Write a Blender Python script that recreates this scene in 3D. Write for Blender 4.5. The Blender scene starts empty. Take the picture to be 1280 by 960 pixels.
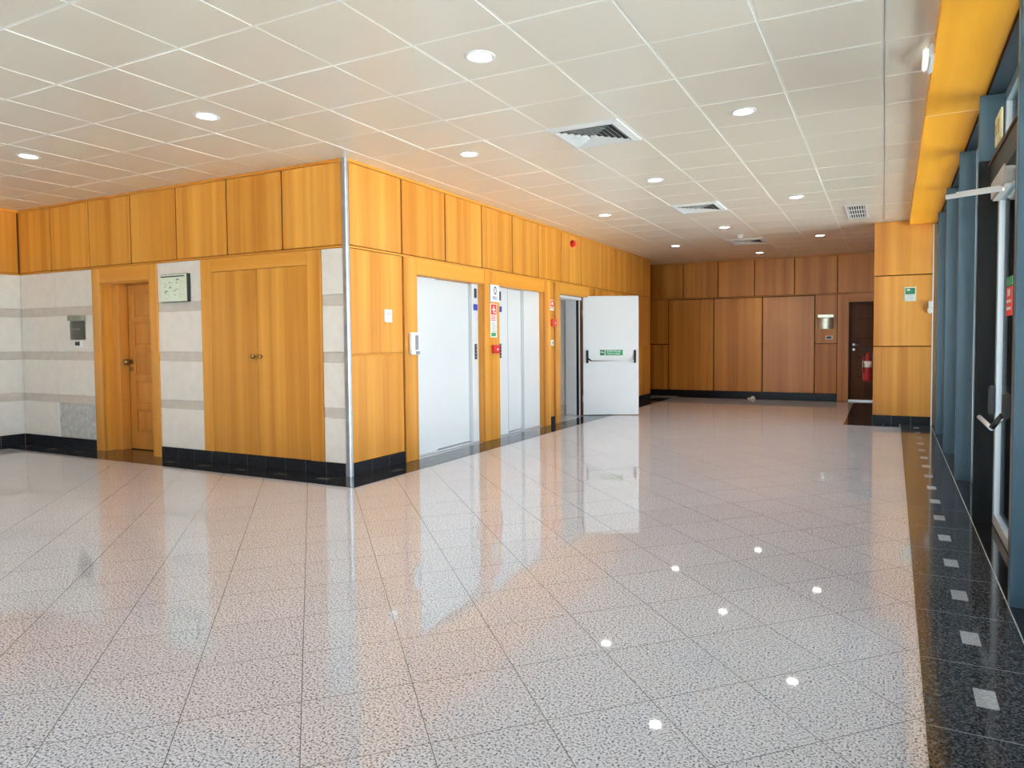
import bpy, bmesh, math, random
from mathutils import Vector, Matrix
random.seed(7)
SC = bpy.context.scene
COL = SC.collection

# ------------------------------------------------------------------ measures (metres; X right, Y along the lift wall, Z up)
XW = -5.116      # face of the lift wall
YC = 5.642       # face of the stone / cupboard wall
XL = -11.33      # far left wall
YF = 17.30       # far wall
HC = 3.395       # ceiling
ZB = 2.475       # joint under the upper panels
ZJ = 1.31        # joint at half height
BB = 0.137       # baseboard height
YREAR = -6.5     # glazed front behind the camera
AL = math.atan(0.0105)   # the glazed side runs 0.6 degrees off the lift wall
YR = 12.95       # face of the timber pier at the right

# ------------------------------------------------------------------ materials
def newmat(name):
    m = bpy.data.materials.new(name); m.use_nodes = True
    return m, m.node_tree.nodes, m.node_tree.links, m.node_tree.nodes['Principled BSDF']

def plain(name, col, rough=0.5, metal=0.0, spec=0.5, coat=0.0, var=0.0, scale=6.0):
    m, n, l, p = newmat(name)
    p.inputs['Base Color'].default_value = (*col, 1)
    p.inputs['Roughness'].default_value = rough
    p.inputs['Metallic'].default_value = metal
    p.inputs['Specular IOR Level'].default_value = spec
    p.inputs['Coat Weight'].default_value = coat
    if var:
        tc = n.new('ShaderNodeTexCoord'); nz = n.new('ShaderNodeTexNoise')
        nz.inputs['Scale'].default_value = scale; nz.inputs['Detail'].default_value = 5
        l.new(tc.outputs['Object'], nz.inputs['Vector'])
        r = n.new('ShaderNodeValToRGB')
        r.color_ramp.elements[0].position = 0.3; r.color_ramp.elements[1].position = 0.7
        r.color_ramp.elements[0].color = (*[c * (1 - var) for c in col], 1)
        r.color_ramp.elements[1].color = (*[min(1, c * (1 + var)) for c in col], 1)
        l.new(nz.outputs['Fac'], r.inputs['Fac']); l.new(r.outputs['Color'], p.inputs['Base Color'])
    return m

def emit(name, col, strength):
    m, n, l, p = newmat(name)
    p.inputs['Base Color'].default_value = (*col, 1)
    p.inputs['Emission Color'].default_value = (*col, 1)
    p.inputs['Emission Strength'].default_value = strength
    return m

def wood(name, dark, light, grain='Z', rough=0.36):
    m, n, l, p = newmat(name)
    tc = n.new('ShaderNodeTexCoord'); oi = n.new('ShaderNodeObjectInfo')
    mu = n.new('ShaderNodeMath'); mu.operation = 'MULTIPLY'; mu.inputs[1].default_value = 40
    l.new(oi.outputs['Random'], mu.inputs[0])
    ad = n.new('ShaderNodeVectorMath'); ad.operation = 'ADD'
    l.new(tc.outputs['Object'], ad.inputs[0]); l.new(mu.outputs[0], ad.inputs[1])
    def stretched(a, along, detail):
        mp = n.new('ShaderNodeMapping')
        s = {'X': (along, a, a), 'Y': (a, along, a), 'Z': (a, a, along)}[grain]
        mp.inputs['Scale'].default_value = s
        l.new(ad.outputs[0], mp.inputs['Vector'])
        z = n.new('ShaderNodeTexNoise'); z.inputs['Scale'].default_value = 1; z.inputs['Detail'].default_value = detail
        z.inputs['Roughness'].default_value = 0.6
        l.new(mp.outputs[0], z.inputs['Vector'])
        return z
    broad = stretched(4.6, 0.08, 2); fine = stretched(70, 1.6, 6); mid = stretched(20, 0.5, 3)
    a1 = n.new('ShaderNodeMath'); a1.operation = 'MULTIPLY_ADD'; a1.inputs[1].default_value = 0.69
    l.new(broad.outputs['Fac'], a1.inputs[0])
    a0 = n.new('ShaderNodeMath'); a0.operation = 'MULTIPLY'; a0.inputs[1].default_value = 0.14
    l.new(fine.outputs['Fac'], a0.inputs[0]); l.new(a0.outputs[0], a1.inputs[2])
    a2 = n.new('ShaderNodeMath'); a2.operation = 'MULTIPLY_ADD'; a2.inputs[1].default_value = 0.17
    l.new(mid.outputs['Fac'], a2.inputs[0]); l.new(a1.outputs[0], a2.inputs[2])
    r = n.new('ShaderNodeValToRGB')
    r.color_ramp.elements[0].position = 0.37; r.color_ramp.elements[0].color = (*dark, 1)
    r.color_ramp.elements[1].position = 0.63; r.color_ramp.elements[1].color = (*light, 1)
    l.new(a2.outputs[0], r.inputs['Fac'])
    hv = n.new('ShaderNodeHueSaturation')
    mr = n.new('ShaderNodeMapRange'); mr.inputs['To Min'].default_value = 0.93; mr.inputs['To Max'].default_value = 1.06
    l.new(oi.outputs['Random'], mr.inputs['Value']); l.new(mr.outputs[0], hv.inputs['Value'])
    l.new(r.outputs['Color'], hv.inputs['Color']); l.new(hv.outputs['Color'], p.inputs['Base Color'])
    p.inputs['Roughness'].default_value = rough
    p.inputs['Specular IOR Level'].default_value = 0.4
    return m

WD, WLT = (0.42, 0.150, 0.012), (0.64, 0.292, 0.048)
M = {}
M['wood'] = wood('honey_veneer_vertical', WD, WLT, 'Z')
M['wood_x'] = wood('honey_veneer_along_x', (0.47, 0.175, 0.018), (0.60, 0.265, 0.042), 'X')
M['wood_y'] = wood('honey_veneer_along_y', (0.52, 0.20, 0.018), (0.64, 0.29, 0.042), 'Y')
M['wood_door'] = wood('reddish_oak_vertical', (0.42, 0.15, 0.022), (0.56, 0.23, 0.042), 'Z')
M['wood_pale'] = wood('pale_rosy_veneer', (0.47, 0.22, 0.08), (0.62, 0.32, 0.13), 'Z')
M['wood_beam'] = wood('orange_beam_veneer', (0.82, 0.35, 0.018), (0.93, 0.46, 0.035), 'Y', 0.4)
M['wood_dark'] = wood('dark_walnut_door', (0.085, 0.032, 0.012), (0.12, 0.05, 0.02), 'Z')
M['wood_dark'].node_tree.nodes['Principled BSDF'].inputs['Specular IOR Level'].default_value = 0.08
M['groove'] = plain('groove_brown', (0.05, 0.012, 0.002), 0.8, spec=0.1)
M['white'] = plain('white_lacquer', (0.70, 0.71, 0.72), 0.28, var=0.015, scale=2)
M['white2'] = plain('white_door_paint', (0.80, 0.82, 0.84), 0.4, var=0.015, scale=2)
M['plastic'] = plain('white_plastic', (0.82, 0.82, 0.80), 0.4)
M['paper'] = plain('printed_cream', (0.72, 0.78, 0.62), 0.4, var=0.06, scale=18)
M['steel'] = plain('brushed_steel', (0.54, 0.55, 0.59), 0.36, 1.0, var=0.12, scale=9)
M['plate_dark'] = plain('dark_olive_plate', (0.07, 0.065, 0.045), 0.3, 0.3, var=0.2, scale=5)
M['plate'] = plain('satin_metal_plate', (0.36, 0.34, 0.27), 0.28, 1.0, var=0.08, scale=5)
M['alu'] = plain('pale_aluminium', (0.75, 0.78, 0.80), 0.4, 0.6)
M['brass'] = plain('aged_brass', (0.30, 0.19, 0.075), 0.3, 1.0, var=0.1, scale=40)
M['black'] = plain('black_plastic', (0.012, 0.012, 0.014), 0.4)
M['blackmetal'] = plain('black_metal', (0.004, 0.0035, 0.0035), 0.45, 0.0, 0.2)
M['red'] = plain('red_plastic', (0.50, 0.012, 0.015), 0.35)
M['redsign'] = plain('red_sign', (0.58, 0.03, 0.02), 0.45)
M['green'] = plain('green_sign', (0.02, 0.26, 0.10), 0.45)
M['greendk'] = plain('dark_green_sign', (0.012, 0.13, 0.055), 0.45)
M['blue'] = plain('blue_plastic', (0.02, 0.03, 0.30), 0.4)
M['grey'] = plain('grey_plastic', (0.22, 0.22, 0.25), 0.4)
M['ink'] = plain('dark_ink', (0.03, 0.04, 0.10), 0.5)
M['yellow'] = plain('pale_yellow_sign', (0.75, 0.66, 0.30), 0.45)
M['fin'] = plain('blue_grey_painted_metal', (0.055, 0.105, 0.145), 0.32, 0.0, 0.5, var=0.06, scale=3)
M['finlight'] = plain('blue_grey_painted_frame', (0.20, 0.28, 0.32), 0.35, var=0.05)
M['wallgrey'] = plain('grey_plaster', (0.33, 0.33, 0.32), 0.8, var=0.03)
M['wallwhite'] = plain('white_plaster', (0.80, 0.80, 0.80), 0.8, var=0.02)
M['pave'] = plain('pale_outdoor_paving', (0.55, 0.55, 0.53), 0.9, var=0.08, scale=2)
M['core'] = plain('wall_core', (0.30, 0.16, 0.06), 0.8)
M['lampface'] = emit('lamp_face', (1.0, 0.93, 0.80), 22.0)
M['emergface'] = emit('emergency_lamp_face', (0.95, 1.0, 0.95), 0.4)
M['dark'] = plain('dark_void', (0.02, 0.02, 0.02), 0.9)

def stone(name, a, b):
    m, n, l, p = newmat(name)
    tc = n.new('ShaderNodeTexCoord'); z = n.new('ShaderNodeTexNoise'); z.inputs['Scale'].default_value = 9; z.inputs['Detail'].default_value = 9
    l.new(tc.outputs['Object'], z.inputs['Vector'])
    r = n.new('ShaderNodeValToRGB'); r.color_ramp.elements[0].position = 0.32; r.color_ramp.elements[1].position = 0.62
    r.color_ramp.elements[0].color = (*a, 1); r.color_ramp.elements[1].color = (*b, 1)
    l.new(z.outputs['Fac'], r.inputs['Fac']); l.new(r.outputs['Color'], p.inputs['Base Color'])
    p.inputs['Roughness'].default_value = 0.55
    bp = n.new('ShaderNodeBump'); bp.inputs['Strength'].default_value = 0.03
    l.new(z.outputs['Fac'], bp.inputs['Height']); l.new(bp.outputs[0], p.inputs['Normal'])
    return m
M['stone'] = stone('pale_limestone', (0.77, 0.705, 0.64), (0.81, 0.755, 0.69))
M['band'] = stone('taupe_limestone', (0.57, 0.50, 0.44), (0.62, 0.55, 0.49))

def granite(name, stops, rough, grid=None):
    m, n, l, p = newmat(name)
    tc = n.new('ShaderNodeTexCoord')
    z = n.new('ShaderNodeTexNoise'); z.inputs['Scale'].default_value = 105; z.inputs['Detail'].default_value = 4; z.inputs['Roughness'].default_value = 0.6
    l.new(tc.outputs['Object'], z.inputs['Vector'])
    r = n.new('ShaderNodeValToRGB'); cr = r.color_ramp
    cr.elements[0].position = stops[0][0]; cr.elements[0].color = (*stops[0][1], 1)
    cr.elements[1].position = stops[-1][0]; cr.elements[1].color = (*stops[-1][1], 1)
    for s, c in stops[1:-1]:
        e = cr.elements.new(s); e.color = (*c, 1)
    l.new(z.outputs['Fac'], r.inputs['Fac'])
    col = r.outputs['Color']
    p.inputs['Roughness'].default_value = rough
    p.inputs['IOR'].default_value = 1.55
    if grid:
        pu, cu, pv, cv, w = grid
        sx = n.new('ShaderNodeSeparateXYZ'); l.new(tc.outputs['Object'], sx.inputs[0])
        def math_(op, a, b=None, c=None):
            q = n.new('ShaderNodeMath'); q.operation = op
            for i, v in enumerate((a, b, c)):
                if v is None: continue
                if isinstance(v, (int, float)): q.inputs[i].default_value = v
                else: l.new(v, q.inputs[i])
            return q.outputs[0]
        k = 2 ** -0.5
        u = math_('MULTIPLY', math_('ADD', sx.outputs['X'], sx.outputs['Y']), k)
        v = math_('MULTIPLY', math_('SUBTRACT', sx.outputs['Y'], sx.outputs['X']), k)
        un = math_('DIVIDE', math_('SUBTRACT', u, cu), pu); vn = math_('DIVIDE', math_('SUBTRACT', v, cv), pv)
        du = math_('MULTIPLY', math_('ABSOLUTE', math_('SUBTRACT', un, math_('ROUND', un))), pu)
        dv = math_('MULTIPLY', math_('ABSOLUTE', math_('SUBTRACT', vn, math_('ROUND', vn))), pv)
        line = math_('LESS_THAN', math_('MINIMUM', du, dv), w)
        cb = n.new('ShaderNodeCombineXYZ'); l.new(math_('FLOOR', un), cb.inputs[0]); l.new(math_('FLOOR', vn), cb.inputs[1])
        wn = n.new('ShaderNodeTexWhiteNoise'); l.new(cb.outputs[0], wn.inputs['Vector'])
        mr = n.new('ShaderNodeMapRange'); mr.inputs['To Min'].default_value = 0.975; mr.inputs['To Max'].default_value = 1.02
        l.new(wn.outputs['Value'], mr.inputs['Value'])
        hv = n.new('ShaderNodeHueSaturation'); l.new(mr.outputs[0], hv.inputs['Value']); l.new(col, hv.inputs['Color'])
        mx = n.new('ShaderNodeMix'); mx.data_type = 'RGBA'
        l.new(line, mx.inputs['Factor']); l.new(hv.outputs['Color'], mx.inputs[6]); mx.inputs[7].default_value = (0.15, 0.135, 0.13, 1)
        col = mx.outputs[2]
    l.new(col, p.inputs['Base Color'])
    return m
M['floor'] = granite('speckled_grey_pink_granite', [(0.375, (0.05, 0.046, 0.05)), (0.435, (0.33, 0.315, 0.335)), (0.485, (0.58, 0.565, 0.60)), (0.58, (0.67, 0.66, 0.70)), (0.68, (0.76, 0.755, 0.79))], 0.032,
                     (0.4444, -0.067, 0.4587, 0.140, 0.0018))
M['floor'].node_tree.nodes['Principled BSDF'].inputs['IOR'].default_value = 1.75
M['darkgranite'] = granite('polished_dark_granite', [(0.36, (0.006, 0.006, 0.008)), (0.52, (0.016, 0.016, 0.019)), (0.66, (0.06, 0.06, 0.065))], 0.05)
M['speckgranite'] = granite('speckled_charcoal_granite', [(0.36, (0.008, 0.008, 0.010)), (0.50, (0.040, 0.040, 0.045)), (0.66, (0.15, 0.15, 0.16))], 0.08)
M['speckgranite'].node_tree.nodes['Principled BSDF'].inputs['IOR'].default_value = 1.38
M['basegranite'] = granite('honed_black_granite', [(0.36, (0.006, 0.006, 0.008)), (0.66, (0.03, 0.03, 0.034))], 0.25)
M['basegranite'].node_tree.nodes['Principled BSDF'].inputs['IOR'].default_value = 1.33
M['basegranite'].node_tree.nodes['Principled BSDF'].inputs['Specular IOR Level'].default_value = 0.25
M['inlay_dim'] = granite('grey_granite_inlay', [(0.36, (0.07, 0.07, 0.07)), (0.66, (0.15, 0.15, 0.15))], 0.08)
M['inlay'] = granite('light_granite_inlay', [(0.36, (0.30, 0.30, 0.31)), (0.66, (0.48, 0.48, 0.49))], 0.06)
M['grout'] = plain('grey_grout', (0.30, 0.30, 0.32), 0.5)
M['tile'] = plain('cream_metal_ceiling_tile', (0.83, 0.758, 0.64), 0.3, 0.0, 0.5, var=0.015, scale=0.8)
M['tbar'] = plain('cream_ceiling_bar', (0.96, 0.92, 0.84), 0.5)

def glass():
    m = bpy.data.materials.new('clear_pane'); m.use_nodes = True
    n, l = m.node_tree.nodes, m.node_tree.links
    n.remove(n['Principled BSDF'])
    t = n.new('ShaderNodeBsdfTransparent'); t.inputs['Color'].default_value = (0.90, 0.95, 0.95, 1)
    g = n.new('ShaderNodeBsdfGlossy'); g.inputs['Roughness'].default_value = 0.0
    f = n.new('ShaderNodeFresnel'); f.inputs['IOR'].default_value = 1.45
    mx = n.new('ShaderNodeMixShader')
    l.new(f.outputs[0], mx.inputs[0]); l.new(t.outputs[0], mx.inputs[1]); l.new(g.outputs[0], mx.inputs[2])
    l.new(mx.outputs[0], n['Material Output'].inputs['Surface'])
    return m
M['glass'] = glass()

# ------------------------------------------------------------------ mesh helpers
class MB:
    def __init__(s):
        s.bm = bmesh.new(); s.mats = []
    def mi(s, mat):
        if mat not in s.mats: s.mats.append(mat)
        return s.mats.index(mat)
    def box(s, lo, hi, mat, bev=0.0, rot=None, seg=1):
        lo, hi = Vector(lo), Vector(hi)
        c = (lo + hi) / 2; d = hi - lo
        t = bmesh.new(); bmesh.ops.create_cube(t, size=1)
        for v in t.verts: v.co = Vector((v.co.x * d.x, v.co.y * d.y, v.co.z * d.z))
        if bev: bmesh.ops.bevel(t, geom=list(t.edges), offset=bev, segments=seg, affect='EDGES', clamp_overlap=True)
        for v in t.verts:
            co = v.co
            if rot is not None: co = rot @ co
            v.co = co + c
        return s._add(t, mat)
    def _add(s, t, mat, smooth=False):
        i = s.mi(mat); mp = {}
        for v in t.verts: mp[v] = s.bm.verts.new(v.co)
        for f in t.faces:
            try: g = s.bm.faces.new([mp[v] for v in f.verts])
            except ValueError: continue
            g.material_index = i; g.smooth = smooth
        t.free(); return s
    def cyl(s, a, b, r, mat, seg=20, r2=None, smooth=True):
        a, b = Vector(a), Vector(b); d = b - a
        t = bmesh.new()
        bmesh.ops.create_cone(t, cap_ends=True, segments=seg, radius1=r, radius2=r if r2 is None else r2, depth=d.length)
        q = Vector((0, 0, 1)).rotation_difference(d.normalized()).to_matrix()
        for v in t.verts: v.co = q @ v.co + (a + b) / 2
        i = s.mi(mat); mp = {}
        for v in t.verts: mp[v] = s.bm.verts.new(v.co)
        for f in t.faces:
            g = s.bm.faces.new([mp[v] for v in f.verts]); g.material_index = i; g.smooth = smooth and len(f.verts) == 4
        t.free(); return s
    def lathe(s, prof, mat, c=(0, 0, 0), seg=32):
        i = s.mi(mat); rings = []
        for r, z in prof:
            if r < 1e-5: rings.append([s.bm.verts.new((c[0], c[1], c[2] + z))])
            else: rings.append([s.bm.verts.new((c[0] + r * math.cos(2 * math.pi * k / seg), c[1] + r * math.sin(2 * math.pi * k / seg), c[2] + z)) for k in range(seg)])
        for A, B in zip(rings, rings[1:]):
            for k in range(seg):
                k2 = (k + 1) % seg
                if len(A) == 1 and len(B) == 1: continue
                vs = [A[0], B[k2], B[k]] if len(A) == 1 else ([A[k], A[k2], B[0]] if len(B) == 1 else [A[k], A[k2], B[k2], B[k]])
                g = s.bm.faces.new(vs); g.material_index = i; g.smooth = True
        return s
    def tube(s, pts, r, mat, seg=10):
        i = s.mi(mat); pts = [Vector(p) for p in pts]; rings = []
        for k, p in enumerate(pts):
            d = (pts[min(k + 1, len(pts) - 1)] - pts[max(k - 1, 0)]).normalized()
            q = Vector((0, 0, 1)).rotation_difference(d).to_matrix()
            rings.append([s.bm.verts.new(p + q @ Vector((r * math.cos(2 * math.pi * j / seg), r * math.sin(2 * math.pi * j / seg), 0))) for j in range(seg)])
        for A, B in zip(rings, rings[1:]):
            for j in range(seg):
                g = s.bm.faces.new([A[j], A[(j + 1) % seg], B[(j + 1) % seg], B[j]]); g.material_index = i; g.smooth = True
        for R_ in (rings[0], rings[-1]):
            g = s.bm.faces.new(R_); g.material_index = i
        return s
    def quad(s, vs, mat):
        g = s.bm.faces.new([s.bm.verts.new(v) for v in vs]); g.material_index = s.mi(mat); return s
    def prism(s, pts, axis, a, b, mat):
        """closed outline (2-D) extruded along an axis from a to b"""
        def P(p, t):
            return {'X': (t, p[0], p[1]), 'Y': (p[0], t, p[1]), 'Z': (p[0], p[1], t)}[axis]
        i = s.mi(mat)
        A = [s.bm.verts.new(P(p, a)) for p in pts]; B = [s.bm.verts.new(P(p, b)) for p in pts]
        for F in (A, B[::-1]):
            g = s.bm.faces.new(F); g.material_index = i
        for k in range(len(pts)):
            k2 = (k + 1) % len(pts)
            g = s.bm.faces.new([A[k], A[k2], B[k2], B[k]]); g.material_index = i
        return s
    def build(s, name, parent=None, loc=None, rotz=0.0, label=None):
        bmesh.ops.recalc_face_normals(s.bm, faces=list(s.bm.faces))
        me = bpy.data.meshes.new(name); s.bm.to_mesh(me); s.bm.free()
        for m in s.mats: me.materials.append(m)
        o = bpy.data.objects.new(name, me); COL.objects.link(o)
        if parent is not None: o.parent = parent
        if loc is not None: o.location = loc
        o.rotation_euler.z = rotz
        if label: o['label'] = label
        return o

def thing(name, label, cat, loc=(0, 0, 0), rotz=0.0, group=None, kind=None):
    o = bpy.data.objects.new(name, None); COL.objects.link(o)
    o.empty_display_size = 0.1
    o.location = loc; o.rotation_euler.z = rotz
    o['label'] = label; o['category'] = cat
    if group: o['group'] = group
    if kind: o['kind'] = kind
    return o

def struct(name, label, cat, loc=(0, 0, 0), rotz=0.0):
    return thing(name, label, cat, loc, rotz, None, 'structure')

def onright(x, y, z=0.0):
    """a point given along the slightly turned glazed side"""
    return (x * math.cos(AL) + y * math.sin(AL), -x * math.sin(AL) + y * math.cos(AL), z)

def copy_tree(o, parent=None):
    c = o.copy(); COL.objects.link(c)
    if parent is not None: c.parent = parent
    for ch in list(o.children): copy_tree(ch, c)
    return c

def text(name, body, size, mat, parent, origin, xdir, zdir, align='CENTER', extrude=0.0006):
    """flat lettering as a mesh: origin = centre of the text, xdir reading direction, zdir upward"""
    cu = bpy.data.curves.new(name, 'FONT'); cu.body = body; cu.size = size; cu.extrude = extrude
    cu.align_x = align; cu.align_y = 'CENTER'
    t = bpy.data.objects.new(name + '_src', cu); COL.objects.link(t)
    dg = bpy.context.evaluated_depsgraph_get()
    me = bpy.data.meshes.new_from_object(t.evaluated_get(dg))
    bpy.data.objects.remove(t); bpy.data.curves.remove(cu)
    x = Vector(xdir).normalized(); z = Vector(zdir).normalized(); nrm = x.cross(z)
    R = Matrix((x, z, nrm)).transposed().to_4x4()
    me.transform(Matrix.Translation(Vector(origin)) @ R)
    me.materials.clear(); me.materials.append(mat); me.name = name
    o = bpy.data.objects.new(name, me); COL.objects.link(o); o.parent = parent
    return o

B = lambda lo, hi, mat, bev=0.0: MB().box(lo, hi, mat, bev)

# ------------------------------------------------------------------ floor
fl = struct('floor', 'polished speckled grey granite floor laid in diagonal tiles', 'floor')
MB().box((XL - 0.4, YREAR - 0.3, -0.12), (0.95, YF + 0.3, 0.0), M['floor']).build('tiled_field', fl)

def border(lo, hi, along, name, unit=0.622, start=0.0, parent=fl, rotz=0.0, inlay=True, im='inlay_dim', dg='darkgranite'):
    """dark granite border: slabs with grout gaps and one small pale inlay in each"""
    (x0, y0), (x1, y1) = lo, hi; mb = MB(); z0, z1 = 0.0005, 0.0030
    mb.box((x0, y0, 0.0002), (x1, y1, 0.0022), M['grout'])
    a0, a1 = (y0, y1) if along == 'Y' else (x0, x1)
    k = math.floor((a0 - start) / unit)
    g = 0.0026 if dg == 'speckgranite' else 0.0016
    while start + k * unit < a1 - 1e-4:
        s0 = max(a0, start + k * unit); s1 = min(a1, start + (k + 1) * unit); k += 1
        if s1 - s0 < 0.01: continue
        if along == 'Y':
            mb.box((x0, s0 + g, z0), (x1, s1 - g, z1), M[dg]); c = ((x0 + x1) / 2, (s0 + s1) / 2)
            h = (0.039, 0.08)
        else:
            mb.box((s0 + g, y0, z0), (s1 - g, y1, z1), M[dg]); c = ((s0 + s1) / 2, (y0 + y1) / 2)
            h = (0.08, 0.039)
        if inlay and s1 - s0 > unit * 0.7:
            mb.box((c[0] - h[0], c[1] - h[1], z0), (c[0] + h[0], c[1] + h[1], z1 + 0.0006), M[im])
    return mb.build(name, parent, rotz=rotz, label='black granite floor border with small pale inlays')
BW = 0.42
border((XL, YC - BW), (XW + BW, YC + 0.02), 'X', 'floor_border', start=XW + BW - 0.31)
border((XW, YC + 0.0205), (XW + BW, 16.6), 'Y', 'floor_border', start=YC - BW)
border((XW + BW, YF - 0.34), (-0.62, YF), 'X', 'floor_border', inlay=False)
border((XL, YREAR), (XL + BW, YC - BW - 0.0005), 'Y', 'floor_border')
border((-0.60, YR - 0.45), (-0.14, YF), 'Y', 'floor_border', inlay=False)
border((-0.1395, YR - 0.45), (0.24, YR), 'X', 'floor_border', inlay=False)
border((0.125, YREAR), (0.57, YR + 0.1), 'Y', 'floor_border', start=2.89 - 0.622 * 20, rotz=-AL, im='inlay', dg='speckgranite')
MB().box((0.5702, YREAR, 0.0003), (0.80, YR + 0.1, 0.0028), M['darkgranite']).box((0.566, YREAR, 0.0005), (0.572, YR + 0.1, 0.0044), M['alu']).build('threshold_strip', fl, rotz=-AL)

# ground outside
gr = struct('ground', 'pale paving outside the glazed side', 'ground')
MB().box((-40, -40, -0.34), (40, 40, -0.14), M['pave']).build('paving', gr)

# ------------------------------------------------------------------ ceiling
ce = struct('ceiling', 'cream metal tile ceiling with pale bars', 'ceiling')
MB().box((XL - 0.4, YREAR - 0.3, HC + 0.0045), (1.0, YF + 0.3, HC + 0.15), M['tbar']).build('ceiling_grid', ce)
PX, PY, OX, OY = 0.695, 0.68, -0.022, 3.075
VENTS = [(-2.485, 6.125), (-2.485, 10.2), (-2.47, 14.13)]
mb = MB(); rg = random.Random(3)
ixs = [OX - k * PX for k in range(0, 17)]
def tiles_row(x0, x1):
    ky = int((YREAR - OY) // PY) - 1
    while OY + ky * PY < YF:
        y0, y1 = OY + ky * PY, OY + (ky + 1) * PY; ky += 1
        y0c, y1c = max(y0, YREAR), min(y1, YF)
        if y1c - y0c < 0.03: continue
        cx, cy = (x0 + x1) / 2, (y0 + y1) / 2
        if any(abs(cx - v[0]) < 0.3 and abs(cy - v[1]) < 0.3 for v in VENTS): continue
        g = 0.011
        a, b = rg.uniform(-1, 1) * 0.0010, rg.uniform(-1, 1) * 0.0010; h = rg.uniform(-0.001, 0.001)
        if rg.random() < 0.10: a *= 2.2; b *= 2.2
        z = lambda sx, sy: HC + 0.0015 + h + a * sx + b * sy
        X0, X1, Y0, Y1 = x0 + g, x1 - g, y0c + g, y1c - g
        i = mb.mi(M['tile'])
        bot = [mb.bm.verts.new((x, y, z(sx, sy))) for x, y, sx, sy in ((X0, Y0, -1, -1), (X1, Y0, 1, -1), (X1, Y1, 1, 1), (X0, Y1, -1, 1))]
        top = [mb.bm.verts.new((v.co.x, v.co.y, HC + 0.0055)) for v in bot]
        mb.bm.faces.new(bot).material_index = i
        for k in range(4):
            mb.bm.faces.new([bot[k], top[k], top[(k + 1) % 4], bot[(k + 1) % 4]]).material_index = mb.mi(M['tbar'])
for k in range(len(ixs) - 1):
    tiles_row(max(ixs[k + 1], XL), ixs[k])
tiles_row(OX, 0.36)
mb.build('ceiling_tile', ce)
MB().box((OX - 0.0015, YREAR, HC + 0.001), (OX + 0.0025, YR + 0.1, HC + 0.006), M['grey']).build('ceiling_joint', ce)

# ------------------------------------------------------------------ stone and timber wall (faces the camera)
wf = struct('wall_front', 'pale banded stone wall with honey timber panels above', 'wall')
mb = MB(); y0 = YC + 0.022
DX0, DX1 = -9.416, -8.385    # door opening
mb.box((XL, y0, 0), (DX0 - 0.0, YC + 0.4, HC), M['core']).box((DX1, y0, 0), (XW - 0.02, YC + 0.4, HC), M['core']).box((DX0, y0, 2.27), (DX1, YC + 0.4, HC), M['core'])
mb.build('wall_core', wf)
UX = [XL, -10.53, -9.64, -8.745, -7.852, -6.947, -6.054, -5.165]
for a, b in zip(UX, UX[1:]):
    B((a + 0.012, YC, ZB + 0.014), (b - 0.012, y0 + 0.004, HC - 0.035), M['wood'], 0.004).build('wood_panel', wf)
B((XL, YC + 0.012, ZB - 0.02), (-5.165, y0 + 0.002, HC - 0.03), M['groove']).build('groove_backing', wf)
B((XL, YC - 0.004, HC - 0.032), (-5.15, y0 + 0.004, HC + 0.002), M['wood_x'], 0.003).build('top_rail', wf)
B((XL, YC - 0.006, ZB - 0.018), (-5.165, y0 + 0.004, ZB + 0.006), M['wood_x'], 0.003).build('middle_rail', wf)
ZS = [(1.96, ZB - 0.019, 's'), (1.845, 1.96, 'b'), (1.34, 1.845, 's'), (1.23, 1.34, 'b'), (0.735, 1.23, 's'), (0.63, 0.735, 'b'), (BB, 0.63, 's')]
def stonebay(a, b, wall, splits=()):
    for z0, z1, k in ZS:
        if k == 's':
            xs = [a, *splits, b]
            for p, q in zip(xs, xs[1:]):
                B((p + 0.001, YC, z0 + 0.002), (q - 0.001, y0 + 0.004, z1 - 0.002), M['stone'], 0.003).build('stone_block', wall)
        else:
            B((a, YC + 0.008, z0), (b, y0 + 0.004, z1), M['band'], 0.001).build('stone_band', wall)
stonebay(XL + 0.012, -9.585, wf, (-10.46,)); stonebay(-8.228, -7.412, wf); stonebay(-5.478, -5.155, wf)
# door surround of the small timber door
FX0, FX1 = -9.583, -8.228
B((FX0, YC - 0.014, 0), (DX0, y0 + 0.002, ZB - 0.02), M['wood'], 0.004).build('frame_stile', wf)
B((DX1, YC - 0.014, 0), (FX1, y0 + 0.002, ZB - 0.02), M['wood'], 0.004).build('frame_stile', wf)
B((DX0, YC - 0.012, 2.262), (DX1, y0 + 0.002, ZB - 0.02), M['wood_x'], 0.004).build('frame_head', wf)

# baseboards on that wall
bs = struct('baseboard_front', 'black granite baseboard below the stone wall and cupboard', 'baseboard')
def basetiles(a, b, parent, plane, axis, t=0.03, step=0.311, sgn=-1):
    """row of black granite base tiles; plane is the wall face, the tiles stand proud of it"""
    n = max(1, round((b - a) / step)); s = (b - a) / n; mb = MB()
    for k in range(n):
        p, q = a + k * s + 0.0025, a + (k + 1) * s - 0.0025
        lo, hi = sorted((plane + sgn * 0.010, plane - sgn * (t - 0.010)))
        if axis == 'X': mb.box((p, lo, 0.0035), (q, hi, BB), M['basegranite'], 0.0015)
        else: mb.box((lo, p, 0.0035), (hi, q, BB), M['basegranite'], 0.0015)
    g0, g1 = sorted((plane + sgn * 0.006, plane - sgn * (t - 0.012)))
    if axis == 'X': mb.box((a, g0, 0.0035), (b, g1, BB - 0.002), M['grout'])
    else: mb.box((g0, a, 0.0035), (g1, b, BB - 0.002), M['grout'])
    return mb.build('base_tile_row', parent)
basetiles(XL + 0.02, FX0, bs, YC, 'X'); basetiles(FX1, -5.15, bs, YC, 'X')

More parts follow.
